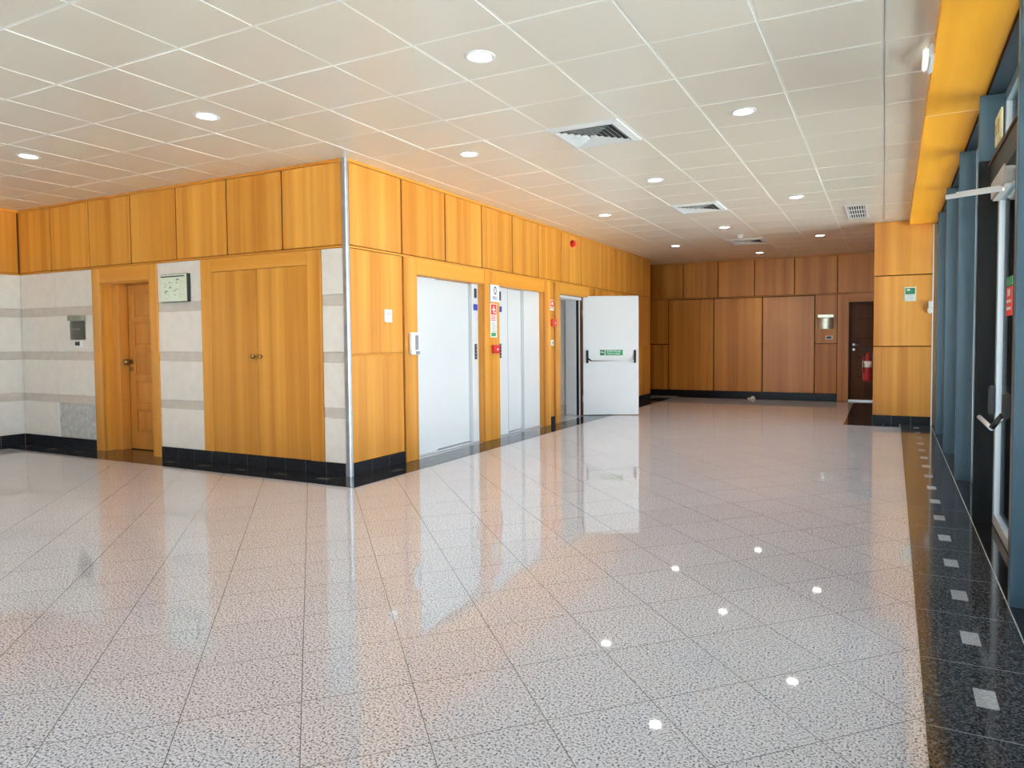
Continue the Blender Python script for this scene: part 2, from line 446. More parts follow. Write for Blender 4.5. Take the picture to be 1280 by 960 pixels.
# small timber door in its deep reveal
d1 = struct('door_1', 'five-panel honey oak door set in a deep timber reveal', 'door')
YD = 5.91
B((DX0 - 0.01, y0 + 0.003, 0.003), (DX0 + 0.018, 5.775, 2.262), M['wood']).build('frame', d1)
B((DX0 - 0.01, 5.776, 0.003), (-9.262, YD - 0.002, 2.262), M['wood_door'], 0.003).build('frame', d1)
B((DX1 - 0.018, y0 + 0.003, 0.003), (DX1 + 0.01, YD, 2.262), M['wood']).build('frame', d1)
B((DX0 + 0.019, y0 + 0.003, 2.240), (DX1 - 0.019, YD, 2.268), M['wood_x']).build('frame', d1)
mb = MB(); LX0, LX1 = -9.26, DX1 - 0.02
PZ = [(0.246, 0.554), (0.625, 0.945), (1.016, 1.344), (1.414, 1.741), (1.796, 2.146)]
PXa, PXb = -9.132, LX1 - 0.13
mb.box((LX0, YD + 0.018, 0.012), (LX1, YD + 0.05, 2.238), M['wood_door'])
mb.box((LX0, YD, 0.012), (PXa, YD + 0.02, 2.238), M['wood_door'], 0.002).box((PXb, YD, 0.012), (LX1, YD + 0.02, 2.238), M['wood_door'], 0.002)
zz = [0.012] + [z for p in PZ for z in p] + [2.238]
for k in range(0, len(zz), 2): mb.box((PXa, YD, zz[k]), (PXb, YD + 0.02, zz[k + 1]), M['wood_door'], 0.002)
lf = mb.build('door_leaf', d1)
for z0, z1 in PZ: B((PXa + 0.030, YD + 0.005, z0 + 0.030), (PXb - 0.030, YD + 0.016, z1 - 0.030), M['wood_door'], 0.005).build('raised_panel', lf)
MB().cyl((-9.205, YD, 1.20), (-9.205, YD - 0.055, 1.20), 0.012, M['brass']).cyl((-9.205, YD, 1.20), (-9.205, YD - 0.008, 1.20), 0.036, M['brass']).lathe([(0, -0.042), (0.030, -0.032), (0.043, 0), (0.030, 0.032), (0, 0.042)], M['brass'], (-9.232, YD - 0.06, 1.20)).build('door_knob', lf, label='round brass knob')
MB().cyl((-9.205, YD, 1.10), (-9.205, YD - 0.010, 1.10), 0.036, M['brass']).cyl((-9.205, YD - 0.009, 1.10), (-9.205, YD - 0.013, 1.10), 0.011, M['black']).build('lock_plate', lf)
B((DX0, YC + 0.0, 0.0), (DX1, YD + 0.1, 0.0025), M['darkgranite']).build('threshold', d1)
B((DX0 + 0.0, YD + 0.35, 0.0), (DX1, YD + 0.37, 2.3), M['dark']).build('dark_backing', d1)  # unseen dark panel standing in for the unlit space behind the leaf

# cupboard built into that wall
CX0, CX1 = -7.405, -5.483
cb = thing('wall_cupboard', 'wide honey timber cupboard with two flush doors and small brass knobs, above black baseboard', 'cupboard', ((CX0 + CX1) / 2, YC, BB))
o = Vector(cb.location)
def LB(lo, hi, mat, bev=0.0, base=o): return B(Vector(lo) - base, Vector(hi) - base, mat, bev)
LB((CX0, YC - 0.016, BB + 0.003), (-7.238, YC + 0.020, ZB - 0.022), M['wood'], 0.003).build('cupboard_frame_stile', cb)
LB((-5.675, YC - 0.016, BB + 0.003), (CX1, YC + 0.020, ZB - 0.022), M['wood'], 0.003).build('cupboard_frame_stile', cb)
LB((-7.237, YC - 0.015, 2.295), (-5.676, YC + 0.020, ZB - 0.022), M['wood_x'], 0.003).build('cupboard_frame_head', cb)
LB((-7.237, YC + 0.012, BB + 0.004), (-5.676, YC + 0.021, 2.294), M['groove']).build('cupboard_back', cb)
for a, b, kx in ((-7.233, -6.462, -6.517), (-6.456, -5.680, -6.402)):
    d = LB((a, YC - 0.012, BB + 0.006), (b, YC + 0.011, 2.291), M['wood'], 0.002).build('cupboard_door', cb)
    MB().lathe([(0, 0), (0.011, 0.001), (0.011, 0.018), (0.024, 0.022), (0.027, 0.034), (0.018, 0.046), (0, 0.050)], M['brass'], seg=20).build('knob', d)
    k = d.children[0]; k.rotation_euler.x = math.radians(90); k.location = (kx - o.x, -0.012, 1.29 - BB)

# steel guard on the corner
cg = struct('trim_1', 'brushed steel guard on the projecting wall corner', 'corner guard')
mb = MB()
gx0, gx1, gy0, gy1 = -5.166, XW + 0.008, YC - 0.012, YC + 0.03
def rr(x0, x1, y0_, y1_, r, n=5):
    p = [(x0, y0_)]
    for k in range(n + 1):
        a = -math.pi / 2 + k / n * math.pi / 2
        p.append((x1 - r + r * math.cos(a), y0_ + r + r * math.sin(a)))
    return p + [(x1, y1_), (x0, y1_)]
mb.prism(rr(gx0, gx1, gy0, gy1, 0.014), 'Z', BB, HC + 0.001, M['steel']); mb.build('guard_profile', cg)
MB().prism(rr(gx0 - 0.004, gx1 + 0.004, gy0 - 0.004, gy1, 0.014), 'Z', 0.0035, BB + 0.006, M['steel']).build('guard_shoe', cg)

# ------------------------------------------------------------------ left wall
wl = struct('wall_left', 'side wall of banded stone and timber at the left', 'wall')
B((XL - 0.4, YREAR, 0), (XL - 0.022, YF + 0.4, HC), M['core']).build('wall_core', wl)
yy = YC - 0.004
while yy > YREAR + 0.3:
    a = max(YREAR, yy - 0.893)
    B((XL - 0.026, a + 0.010, ZB + 0.012), (XL, yy - 0.010, HC - 0.035), M['wood'], 0.004).build('wood_panel', wl)
    yy -= 0.893
B((XL - 0.024, YREAR, ZB - 0.02), (XL - 0.012, YC, HC - 0.03), M['groove']).build('groove_backing', wl)
B((XL - 0.026, YREAR, ZB - 0.018), (XL + 0.006, YC, ZB + 0.006), M['wood_y'], 0.003).build('middle_rail', wl)
B((XL - 0.026, YREAR, HC - 0.032), (XL + 0.004, YC, HC + 0.002), M['wood_y'], 0.003).build('top_rail', wl)
for z0, z1, k in ZS:
    if k == 's': B((XL - 0.026, YREAR, z0 + 0.002), (XL, YC + 0.02, z1 - 0.002), M['stone'], 0.003).build('stone_block', wl)
    else: B((XL - 0.026, YREAR, z0), (XL - 0.008, YC + 0.02, z1), M['band'], 0.001).build('stone_band', wl)
bl = struct('baseboard_left', 'black granite baseboard along the left side wall', 'baseboard')
basetiles(YREAR, YC - 0.011, bl, XL, 'Y', sgn=1)

# ------------------------------------------------------------------ lift wall
we = struct('wall_elevator', 'honey timber panelled wall that holds the two lifts', 'wall')
x1 = XW - 0.022
L1a, L1b, L2a, L2b = 6.84, 8.42, 8.835, 10.36
S0, S1, SR = 10.97, 12.285, 12.165
ZO = 2.268
YE = 16.19
mb = MB()
for a, b, z in ((YC + 0.401, L1a, 0), (L1a, L1b, ZO), (L1b, L2a, 0), (L2a, L2b, ZO), (L2b, S0, 0), (S0, S1, ZO), (S1, YE - 0.02, 0)):
    mb.box((XW - 0.42, a, z), (x1, b, HC), M['core'])
mb.box((XW - 0.42, YC + 0.023, 0), (x1, YC + 0.4, HC), M['core'])
mb.build('wall_core', we)
UY = [YC + 0.035, 6.576, 7.474, 8.38, 9.272, 10.164, 11.052, 11.94, 12.845, 13.74, 14.63, 15.53, YE]
for a, b in zip(UY, UY[1:]):
    B((x1 - 0.004, a + 0.012, ZB + 0.014), (XW, b - 0.012, HC - 0.035), M['wood'], 0.004).build('wood_panel', we)
B((x1 - 0.002, YC + 0.04, ZB - 0.02), (XW - 0.012, YE, HC - 0.03), M['groove']).build('groove_backing', we)
B((x1 - 0.004, YC + 0.03, HC - 0.032), (XW + 0.006, YE + 0.004, HC + 0.002), M['wood_y'], 0.003).build('top_rail', we)
B((x1 - 0.004, YC + 0.032, ZB - 0.018), (XW + 0.006, YE + 0.004, ZB + 0.004), M['wood_y'], 0.003).build('middle_rail', we)
def lower(a, b, base=True):
    z0 = BB + 0.004 if base else 0.004
    B((x1 - 0.003, a + 0.006, z0), (XW, b - 0.006, ZJ - 0.010), M['wood'], 0.004).build('wood_panel', we)
    B((x1 - 0.003, a + 0.006, ZJ + 0.010), (XW, b - 0.006, ZB - 0.022), M['wood'], 0.004).build('wood_panel', we)
    B((x1 - 0.002, a, z0), (XW - 0.012, b, ZB - 0.02), M['groove']).build('groove_backing', we)
    B((XW - 0.014, a + 0.004, ZJ - 0.008), (XW + 0.001, b - 0.004, ZJ + 0.008), M['wood_y'], 0.002).build('joint_strip', we)
lower(YC + 0.035, 6.574)
B((x1 - 0.003, 10.575, BB + 0.004), (XW - 0.008, 10.748, ZB - 0.022), M['wood'], 0.003).build('wood_panel', we)
B((x1 - 0.002, 10.56, BB + 0.004), (XW - 0.014, 10.76, ZB - 0.02), M['groove']).build('groove_backing', we)
for a, b in ((12.6, 13.74), (13.74, 14.63), (14.63, 15.53), (15.53, YE)): lower(a, b)
B((x1 - 0.003, 12.43, BB + 0.004), (XW - 0.008, 12.59, ZB - 0.022), M['wood'], 0.003).build('wood_panel', we)
XP = XW + 0.014
def stile(a, b): B((XW - 0.09 if False else x1 - 0.003, a, 0.004), (XP, b, ZB - 0.020), M['wood'], 0.003).build('frame_stile', we)
def head(a, b): B((x1 - 0.003, a, 2.266), (XP - 0.002, b, ZB - 0.020), M['wood_y'], 0.003).build('frame_head', we)
stile(6.586, L1a); head(L1a, L1b); stile(L1b, L2a); head(L2a, L2b); stile(L2b, 10.563); stile(10.756, S0); head(S0, S1); stile(S1, 12.42)
# timber reveals on the far side of each opening
for yv in (L1b, L2b):
    B((XW - 0.2, yv - 0.012, 0.004), (x1 - 0.004, yv + 0.001, 2.266), M['wood']).build('frame_reveal', we)
for yv, yw in ((L1a, L1b), (L2a, L2b)):
    B((XW - 0.16, yv, 2.262), (x1 - 0.004, yw - 0.013, 2.274), M['wood_y']).build('frame_reveal', we)
# end of the block
B((-7.0, YE - 0.02, 0), (XW - 0.002, YE + 0.002, HC), M['wood']).build('end_panel', we)
be = struct('baseboard_elevator', 'black granite baseboard pieces along the lift wall', 'baseboard')
basetiles(YC + 0.032, 6.574, be, XW, 'Y', sgn=1); basetiles(10.575, 10.748, be, XW - 0.006, 'Y', sgn=1, step=0.2); basetiles(12.43, YE, be, XW, 'Y', sgn=1)

# lifts
XJ, XD = XW - 0.090, XW - 0.140
def elevator(a, b, da, db, near_buttons, label):
    """a..b opening, da..db recessed door"""
    e = thing('elevator', label, 'elevator', (XJ, (a + b) / 2, 0), 0, None)
    o = Vector(e.location)
    def P(lo, hi, mat, name, bev=0.002): return B(Vector(lo) - o, Vector(hi) - o, mat, bev).build(name, e)
    ylo, yhi = a + 0.003, b - 0.014
    j1 = P((XJ - 0.16, ylo, 0.022), (XJ, da, 2.258), M['white'], 'door_jamb')
    j2 = P((XJ - 0.16, db, 0.022), (XJ, yhi, 2.258), M['white'], 'door_jamb')
    m_ = (da + db) / 2
    if near_buttons: P((XJ - 0.001, da - 0.010, 0.024), (XJ + 0.0015, da - 0.004, 2.256), M['grey'], 'jamb_seam', 0.0)
    P((XD - 0.04, da + 0.002, 0.03), (XD, m_ - 0.002, 2.258), M['white'], 'door_panel')
    P((XD - 0.050, m_ + 0.002, 0.03), (XD - 0.010, db - 0.002, 2.258), M['white'], 'door_panel')
    P((XJ - 0.15, ylo, 0.004), (XJ + 0.004, yhi, 0.020), M['alu'], 'door_sill', 0.001)
    by = (da - 0.245) if near_buttons else (db + 0.085)
    j = j1 if near_buttons else j2
    def Q(lo, hi, mat, name, bev=0.002):
        q = B(Vector(lo) - o, Vector(hi) - o, mat, bev).build(name, j); return q
    Q((XJ - 0.002, by - 0.028, 2.060), (XJ + 0.008, by + 0.028, 2.194), M['black'], 'floor_indicator')
    Q((XJ - 0.002, by - 0.052, 1.885), (XJ + 0.006, by + 0.052, 1.972), M['blue'], 'lift_sign')
    cp = Q((XJ - 0.002, by - 0.028, 1.19), (XJ + 0.009, by + 0.028, 1.408), M['black'], 'call_panel')
    for k in range(4):
        z = 1.225 + 0.05 * k
        MB().cyl(Vector((XJ + 0.008, by, z)) - o, Vector((XJ + 0.013, by, z)) - o, 0.014, M['grey'], 16).build('call_button', j)
    return e
elevator(L1a, L1b, 7.37, 8.245, False, 'white lift entrance nearest the wall corner, its call panel on the right jamb')
elevator(L2a, L2b, 9.27, 9.80, True, 'white lift entrance beside the open fire door, its call panel on the left jamb')

# open stairwell behind the fire door
ws = struct('wall_stairwell', 'bare grey and white stairwell walls seen through the open fire door', 'wall')
B((-8.0, 13.3, 0), (XW - 0.43, 13.4, 2.9), M['wallgrey']).build('end_wall', ws)
B((-8.1, 10.2, 0), (-8.0, 13.4, 2.9), M['wallgrey']).build('back_wall', ws)
B((-8.0, 10.15, 0), (XW - 0.43, 10.25, 2.9), M['wallwhite']).build('side_wall', ws)
B((XW - 0.72, SR + 0.02, 0), (XW - 0.425, SR + 0.2, 2.9), M['wallwhite']).build('return_wall', ws)
B((-8.0, 10.25, 2.9), (XW - 0.43, 13.3, 2.95), M['wallwhite']).build('stair_ceiling', ws)
B((-7.999, 13.27, 0.0), (XW - 0.73, 13.299, 0.14), M['core']).build('skirting', ws)
B((XW - 0.725, SR - 0.002, 0.0), (XW - 0.425, SR + 0.019, 0.20), M['band']).build('skirting', ws)

sl = bpy.data.lights.new('stair_fill_light', 'POINT'); sl.energy = 7; sl.color = (1, 0.95, 0.88); sl.shadow_soft_size = 0.15  # unseen fill light added to keep the stairwell moderately bright
slo = bpy.data.objects.new('stair_fill_light', sl); COL.objects.link(slo); slo.location = (-6.8, 11.6, 2.6)

# open fire door
d2 = struct('door_2', 'white steel fire door standing wide open beside the lifts', 'door')
B((XW - 0.12, S0 - 0.001, 0.004), (XW - 0.020, S0 + 0.03, 2.262), M['white2'], 0.002).build('frame', d2)
B((XW - 0.42, S0 + 0.031, 2.215), (XW - 0.085, SR - 0.031, 2.266), M['white2'], 0.002).build('frame', d2)
B((XW - 0.42, SR - 0.03, 0.004), (XW - 0.20, S1 - 0.001, 2.266), M['white2'], 0.002).build('frame', d2)
B((XW - 0.199, SR - 0.025, 0.004), (XW - 0.145, S1 - 0.001, 2.266), M['black']).build('door_seal', d2)
B((XW - 0.144, SR - 0.03, 0.004), (XW - 0.121, S1 - 0.001, 2.266), M['white2'], 0.002).build('frame', d2)
B((XW - 0.120, SR - 0.022, 0.004), (XW - 0.085, S1 - 0.001, 2.266), M['wood_dark'], 0.002).build('rebate_strip', d2)
lr = math.atan2(0.473, 0.957)
leaf = MB().box((0.0, 0.0, 0.012), (1.0675, 0.05, 2.295), M['white2'], 0.003).build('door_leaf', d2, (-5.09, 12.220, 0), lr)
leaf.location = (-5.186 + 0.0, 12.173, 0)
for z in (0.25, 1.9): MB().cyl((-0.012, 0.02, z), (-0.012, 0.02, z + 0.13), 0.013, M['steel'], 14).build('hinge', leaf)
B((-0.003, 0.004, 0.02), (0.0, 0.046, 2.28), M['groove']).build('edge_seal', leaf)
for s in (0.078, 0.994):
    mb = MB(); mb.box((s - 0.024, -0.03, 1.005), (s + 0.024, 0.0, 1.262), M['black'], 0.012, seg=2)
    q = mb.build('panic_bar_bracket', leaf)
    e = s + (0.075 if s < 0.5 else -0.03)
    MB().tube([(s, -0.03, 1.13), (s + (0.02 if s < .5 else -.005), -0.07, 1.09), (e, -0.095, 1.056)], 0.014, M['black']).build('bracket_arm', q)
MB().cyl((0.14, -0.095, 1.055), (0.965, -0.095, 1.055), 0.012, M['alu']).build('panic_bar', leaf, label='slim pale push rod')
sg = B((0.318, -0.0035, 1.150), (0.768, 0.001, 1.268), M['plastic'], 0.001).build('push_sign', leaf, label='green and white push to open sign')
B((0.325, -0.005, 1.157), (0.412, -0.003, 1.262), M['greendk']).build('sign_pictogram_field', sg)
B((0.425, -0.005, 1.157), (0.762, -0.003, 1.262), M['green']).build('sign_text_field', sg)
text('sign_text', 'EMPURRAR', 0.055, M['plastic'], sg, (0.593, -0.0058, 1.232), (1, 0, 0), (0, 0, 1))
text('sign_text', 'PARA ABRIR', 0.046, M['plastic'], sg, (0.593, -0.0058, 1.185), (1, 0, 0), (0, 0, 1))
MB().box((0.338, -0.0062, 1.205), (0.40, -0.0048, 1.214), M['plastic']).box((0.338, -0.0062, 1.222), (0.385, -0.0048, 1.230), M['plastic']).build('sign_pictogram', sg)

# ------------------------------------------------------------------ far wall
wb = struct('wall_far', 'shaded timber panelled wall at the far end', 'wall')
yb = YF + 0.022
k_ = 17.3 / 17.1
FX = lambda v: v * k_
D3a, D3b = -0.735, 0.25
mb = MB().box((XL - 0.021, yb, 0), (D3a, YF + 0.4, HC), M['core']).box((D3b, yb, 0), (1.2, YF + 0.4, HC), M['core']).box((D3a, yb, 2.29), (D3b, YF + 0.4, HC), M['core'])
mb.build('wall_core', wb)
UF = [-7.0, -6.37, -5.48, -4.60, -3.72, -2.84, -1.92, -0.98, -0.1, 0.9]
for a, b in zip(UF, UF[1:]): B((a + 0.009, YF, ZB + 0.025), (b - 0.009, yb + 0.004, HC - 0.035), M['wood'], 0.004).build('wood_panel', wb)
B((-7, YF + 0.012, 0.1), (D3a, yb + 0.002, HC - 0.03), M['groove']).build('groove_backing', wb)
B((-7, YF - 0.006, HC - 0.032), (0.9, yb + 0.004, HC + 0.002), M['wood_x'], 0.003).build('top_rail', wb)
B((-7, YF - 0.006, ZB - 0.004), (0.9, yb + 0.004, ZB + 0.018), M['wood_x'], 0.003).build('middle_rail', wb)
BF = 0.16
for a, b in ((-7.0, -5.45), (-5.45, -4.985)):
    B((a + 0.006, YF, BF + 0.004), (b - 0.008, yb + 0.003, ZJ + 0.008), M['wood'], 0.004).build('wood_panel', wb)
    B((a + 0.006, YF, ZJ + 0.030), (b - 0.008, yb + 0.003, ZB - 0.010), M['wood'], 0.004).build('wood_panel', wb)
B((-1.455, YF, BF + 0.004), (-0.985, yb + 0.003, ZJ + 0.015), M['wood'], 0.004).build('wood_panel', wb)
B((-1.455, YF, ZJ + 0.027), (-0.985, yb + 0.003, ZB - 0.010), M['wood'], 0.004).build('wood_panel', wb)
B((-0.972, YF - 0.012, 0.004), (D3a, yb + 0.003, ZB - 0.008), M['wood'], 0.003).build('frame_stile', wb)
B((D3b, YF - 0.012, 0.004), (0.5, yb + 0.003, ZB - 0.008), M['wood'], 0.003).build('frame_stile', wb)
B((D3a, YF - 0.012, 2.287), (D3b, yb + 0.003, ZB - 0.008), M['wood_x'], 0.003).build('frame_head', wb)
bf = struct('baseboard_far', 'black granite baseboard along the far wall', 'baseboard')
MB().box((-7.0, YF - 0.010, 0.0035), (-0.975, yb, BF), M['basegranite'], 0.002).build('base_tile_row', bf)
CB = [(-4.970, -3.828, -3.914, 'rightlock'), (-3.806, -2.655, -2.741, ''), (-2.633, -1.475, -2.573, '')]
CL = ['flush timber cupboard door on the far wall, next to the narrow two-part panel', 'middle one of three flush timber cupboard doors on the far wall', 'paler flush timber cupboard door on the far wall, next to the metal room plate']
for (a, b, kx, _), lab in zip(CB, CL):
    c = thing('utility_cupboard', lab, 'cupboard', ((a + b) / 2, YF, BF), 0, 'tall flush cupboards on the far wall')
    mat = M['wood_pale'] if a == -2.633 else M['wood']
    d = MB().box((a - (a + b) / 2, -0.022, 0.006), (b - (a + b) / 2, 0.010, ZB - 0.022 - BF), mat, 0.003).build('cupboard_door', c)
    MB().cyl((kx - (a + b) / 2, -0.022, 1.325 - BF), (kx - (a + b) / 2, -0.034, 1.325 - BF), 0.022, M['brass'], 16).build('lock', d)

d3 = struct('door_3', 'dark brown door in the shaded corner of the far wall', 'door')
YD3 = YF + 0.16
B((D3a, YF + 0.026, 0.004), (D3a + 0.03, YD3, 2.286), M['wood_dark']).build('frame', d3)
B((D3a + 0.031, YF + 0.026, 2.25), (D3b, YD3, 2.286), M['wood_dark']).build('frame', d3)
lf = MB().box((D3a + 0.031, YD3 - 0.02, 0.035), (D3b - 0.005, YD3 + 0.03, 2.248), M['wood_dark'], 0.003).build('door_leaf', d3)
for z in (0.55, 1.0, 1.45, 1.9): B((D3a + 0.17, YD3 - 0.024, z), (D3b - 0.1, YD3 - 0.019, z + 0.012), M['groove']).build('groove_line', lf)
MB().cyl((D3a + 0.105, YD3 - 0.02, 1.305), (D3a + 0.105, YD3 - 0.075, 1.305), 0.012, M['steel']).tube([(D3a + 0.105, YD3 - 0.07, 1.305), (D3a + 0.21, YD3 - 0.075, 1.30)], 0.011, M['steel']).cyl((D3a + 0.105, YD3 - 0.019, 1.305), (D3a + 0.105, YD3 - 0.028, 1.305), 0.028, M['steel']).build('handle', lf)
MB().cyl((D3a + 0.105, YD3 - 0.019, 1.19), (D3a + 0.105, YD3 - 0.030, 1.19), 0.028, M['steel']).build('lock_plate', lf)
B((D3a, YF - 0.005, 0.003), (D3b, YD3 - 0.03, 0.034), M['alu'], 0.003).build('threshold', d3)

B((D3a - 0.2, YF + 0.36, 0), (D3b + 0.2, YF + 0.44, 2.5), M['dark']).build('dark_backing', d3)  # unseen dark panel added to stop outdoor light showing round the leaf

# hidden closing walls
wc = struct('wall_corridor', 'end wall of the side passage behind the lift block', 'wall')
B((-7.3, YE - 0.5, 0), (-7.0, YF + 0.4, HC), M['wood']).build('wall_panel', wc)

# ------------------------------------------------------------------ timber pier at the right
wr = struct('wall_right', 'bright honey timber pier beside the glazed side', 'wall')
B((-0.14, YR + 0.022, 0), (0.90, YF + 0.02, HC), M['core']).build('wall_core', wr)
RZ = [(BB + 0.004, ZJ - 0.008), (ZJ + 0.008, 2.487), (2.503, HC - 0.002)]
for z0, z1 in RZ:
    B((-0.165, YR, z0), (0.712, YR + 0.026, z1), M['wood'], 0.004).build('wood_panel', wr)
    B((-0.165, YR + 0.027, z0), (-0.139, YF - 0.006, z1), M['wood'], 0.004).build('wood_panel', wr)
MB().box((-0.155, YR + 0.010, 0.1), (0.712, YR + 0.024, HC - 0.01), M['groove']).box((-0.153, YR + 0.022, 0.1), (-0.138, YF, HC - 0.01), M['groove']).build('groove_backing', wr)
B((0.70, YR - 0.006, 0.0), (0.716, YR + 0.03, HC - 0.09), M['alu']).build('edge_strip', wr)
br = struct('baseboard_right', 'black granite baseboard around the timber pier', 'baseboard')
basetiles(-0.17, 0.70, br, YR, 'X')
basetiles(YR + 0.03, YF - 0.02, br, -0.165, 'Y', sgn=-1)

# ------------------------------------------------------------------ timber beam along the glazing
ZBM = 3.312
tb = struct('trim_2', 'orange timber beam boxed along the top of the glazed side', 'beam', rotz=-AL)
for a, b, dz in ((YREAR, -0.2, 0), (-0.197, 6.69, 0.0), (6.693, YR + 0.13, 0.006)):
    B((0.218, a, ZBM + dz), (0.615, b, HC + 0.02), M['wood_beam'], 0.003).build('beam_panel', tb)
B((0.218, 6.685, ZBM - 0.003), (0.615, 6.700, ZBM + 0.02), plain('lit_step_edge', (0.88, 0.62, 0.32), 0.5), 0.001).build('joint_strip', tb)  # pale colour paints the lit edge where the beam panels step
B((0.616, YREAR, ZBM - 0.012), (0.626, YR + 0.1, HC), M['groove']).build('edge_strip', tb)

# ------------------------------------------------------------------ glazed side: windows between deep fins
FINS = [11.80, 9.95, 8.10, 6.32, 4.40, 2.50, 0.62, -1.25, -3.1, -4.9, YREAR + 0.1]
FX_, GX = 0.572, 0.735
def window(n, ya, yb_, label, mull=True):
    w = struct('window_%d' % n, label, 'window', rotz=-AL)
    fw = 0.03
    if mull: B((FX_, ya - fw, 0.0), (FX_ + 0.145, ya + fw, 3.30), M['fin'], 0.004).build('mullion', w)
    a, b = ya + fw + 0.001, yb_ - fw - 0.001
    B((GX - 0.02, a, 0.0), (GX + 0.035, a + 0.05, 3.30), M['finlight'], 0.003).build('frame', w)
    B((GX - 0.02, b - 0.05, 0.0), (GX + 0.035, b, 3.30), M['finlight'], 0.003).build('frame', w)
    B((GX - 0.02, a + 0.051, 0.0), (GX + 0.035, b - 0.051, 0.075), M['finlight'], 0.003).build('bottom_rail', w)
    B((GX - 0.02, a + 0.051, 3.22), (GX + 0.035, b - 0.051, 3.30), M['finlight'], 0.003).build('top_rail', w)
    B((GX - 0.02, a + 0.051, 2.74), (GX + 0.035, b - 0.051, 2.80), M['finlight'], 0.003).build('transom', w)
    B((GX + 0.005, a + 0.045, 0.07), (GX + 0.013, b - 0.045, 3.225), M['glass']).build('pane', w)
    B((0.627, ya - 0.035, 3.302), (GX + 0.06, yb_ - 0.036, 3.36), M['fin']).build('soffit', w)
    return w
WL = {1: 'farthest tall glazed bay beside the timber pier', 2: 'tall glazed bay second from the timber pier', 3: 'tall glazed bay just beyond the entrance door'}
n_ = 1
window(n_, 11.80, YR + 0.04, WL[1]); n_ += 1
window(n_, 9.95, 11.80, WL[2]); n_ += 1
window(n_, 8.10, 9.95, WL[3]); n_ += 1
window(n_, 6.32, 8.10, 'tall glazed bay whose near post is the black entrance jamb', mull=False); n_ += 1
for a, b in zip(FINS[5:], FINS[4:]):
    window(n_, a, b, 'tall glazed bay on the near side of the entrance')['group'] = 'glazed bays on the near side of the entrance'; n_ += 1

# entrance door bay
d4 = struct('door_4', 'glazed entrance door with black jamb, panic bar and door closer', 'door', rotz=-AL)
B((FX_, 6.29, 2.80), (0.752, 6.35, 3.30), M['fin'], 0.004).build('jamb_top', d4)
B((FX_, 6.29, 0.0), (0.752, 6.35, 2.799), M['blackmetal'], 0.004).build('jamb', d4, label='lower jamb post, coloured black')  # same post as the blue-grey top, its lower part coloured black
B((FX_, 4.37, 0.0), (0.76, 4.43, 3.30), M['fin'], 0.004).build('jamb', d4, label='blue-grey post')
B((0.627, 4.35, 3.302), (0.80, 6.32, 3.36), M['fin']).build('soffit', d4)
B((0.645, 4.431, 2.57), (0.78, 6.289, 2.75), M['blackmetal'], 0.003).build('header', d4)
B((0.635, 4.431, 2.751), (0.78, 6.289, 2.775), M['wood_dark'], 0.002).build('header_edge', d4, label='brown edge of header')
B((0.735, 4.431, 3.22), (0.79, 6.289, 3.30), M['finlight'], 0.003).build('top_rail', d4)
B((0.735, 6.23, 2.776), (0.79, 6.289, 3.219), M['alu'], 0.003).build('frame', d4)
B((0.755, 4.45, 2.776), (0.763, 6.23, 3.225), M['glass']).build('pane', d4)
DXp = 0.70
def leafdoor(a, b, hinge_far):
    l_ = MB(); 
    l_.box((DXp, a, 0.012), (DXp + 0.045, a + 0.06, 2.55), M['finlight'], 0.004).box((DXp, b - 0.075, 0.012), (DXp + 0.045, b, 2.55), M['alu'], 0.004)
    l_.box((DXp, a + 0.06, 2.48), (DXp + 0.045, b - 0.075, 2.55), M['finlight'], 0.004).box((DXp, a + 0.06, 0.012), (DXp + 0.045, b - 0.075, 0.10), M['alu'], 0.004)
    q = l_.build('door_leaf', d4)
    B((DXp + 0.02, a + 0.055, 0.095), (DXp + 0.028, b - 0.07, 2.485), M['glass']).build('pane', q)
    return q
far_leaf = leafdoor(5.385, 6.285, True); near_leaf = leafdoor(4.435, 5.378, False)
B((DXp - 0.006, 5.366, 0.02), (DXp - 0.0005, 5.40, 2.54), M['wood_dark']).build('brush_strip', far_leaf)
bk = MB().box((DXp - 0.045, 5.45, 0.90), (DXp - 0.001, 5.50, 1.08), M['black'], 0.010, seg=2).build('panic_bar_bracket', far_leaf)
MB().tube([(DXp - 0.04, 5.475, 0.93), (DXp - 0.075, 5.49, 0.875), (DXp - 0.10, 5.50, 0.835)], 0.019, M['black']).build('bracket_arm', bk)
MB().cyl((DXp - 0.10, 5.49, 0.835), (DXp - 0.10, 6.235, 0.835), 0.016, M['alu']).build('panic_bar', far_leaf, label='grey push rod')
bk = MB().box((DXp - 0.045, 6.21, 0.86), (DXp - 0.001, 6.26, 1.08), M['black'], 0.010, seg=2).build('panic_bar_bracket', far_leaf)
st = B((DXp + 0.014, 5.62, 1.60), (DXp + 0.019, 5.86, 1.80), M['redsign']).build('sticker', far_leaf, label='red sticker on the glass')
for z in (1.64, 1.69): B((DXp + 0.0125, 5.64, z), (DXp + 0.0135, 5.84, z + 0.02), M['plastic']).build('sticker_text_line', st)
B((DXp + 0.0125, 5.68, 1.735), (DXp + 0.0135, 5.80, 1.785), M['plastic']).build('sticker_pictogram', st)
B((DXp + 0.014, 5.62, 1.81), (DXp + 0.019, 5.86, 1.87), M['green']).build('sticker', far_leaf, label='green sticker on the glass')
cl = MB().box((DXp - 0.065, 5.42, 2.46), (DXp - 0.001, 6.12, 2.60), plain('grey_beige_casting', (0.50, 0.47, 0.43), 0.45), 0.012, seg=2).build('door_closer', far_leaf, label='grey closer body')
MB().box((-0.18, -0.012, -0.015), (0.18, 0.012, 0.015), M['plastic'], 0.003).build('closer_arm', cl, (0.49, 5.665, 2.455), math.radians(-24))
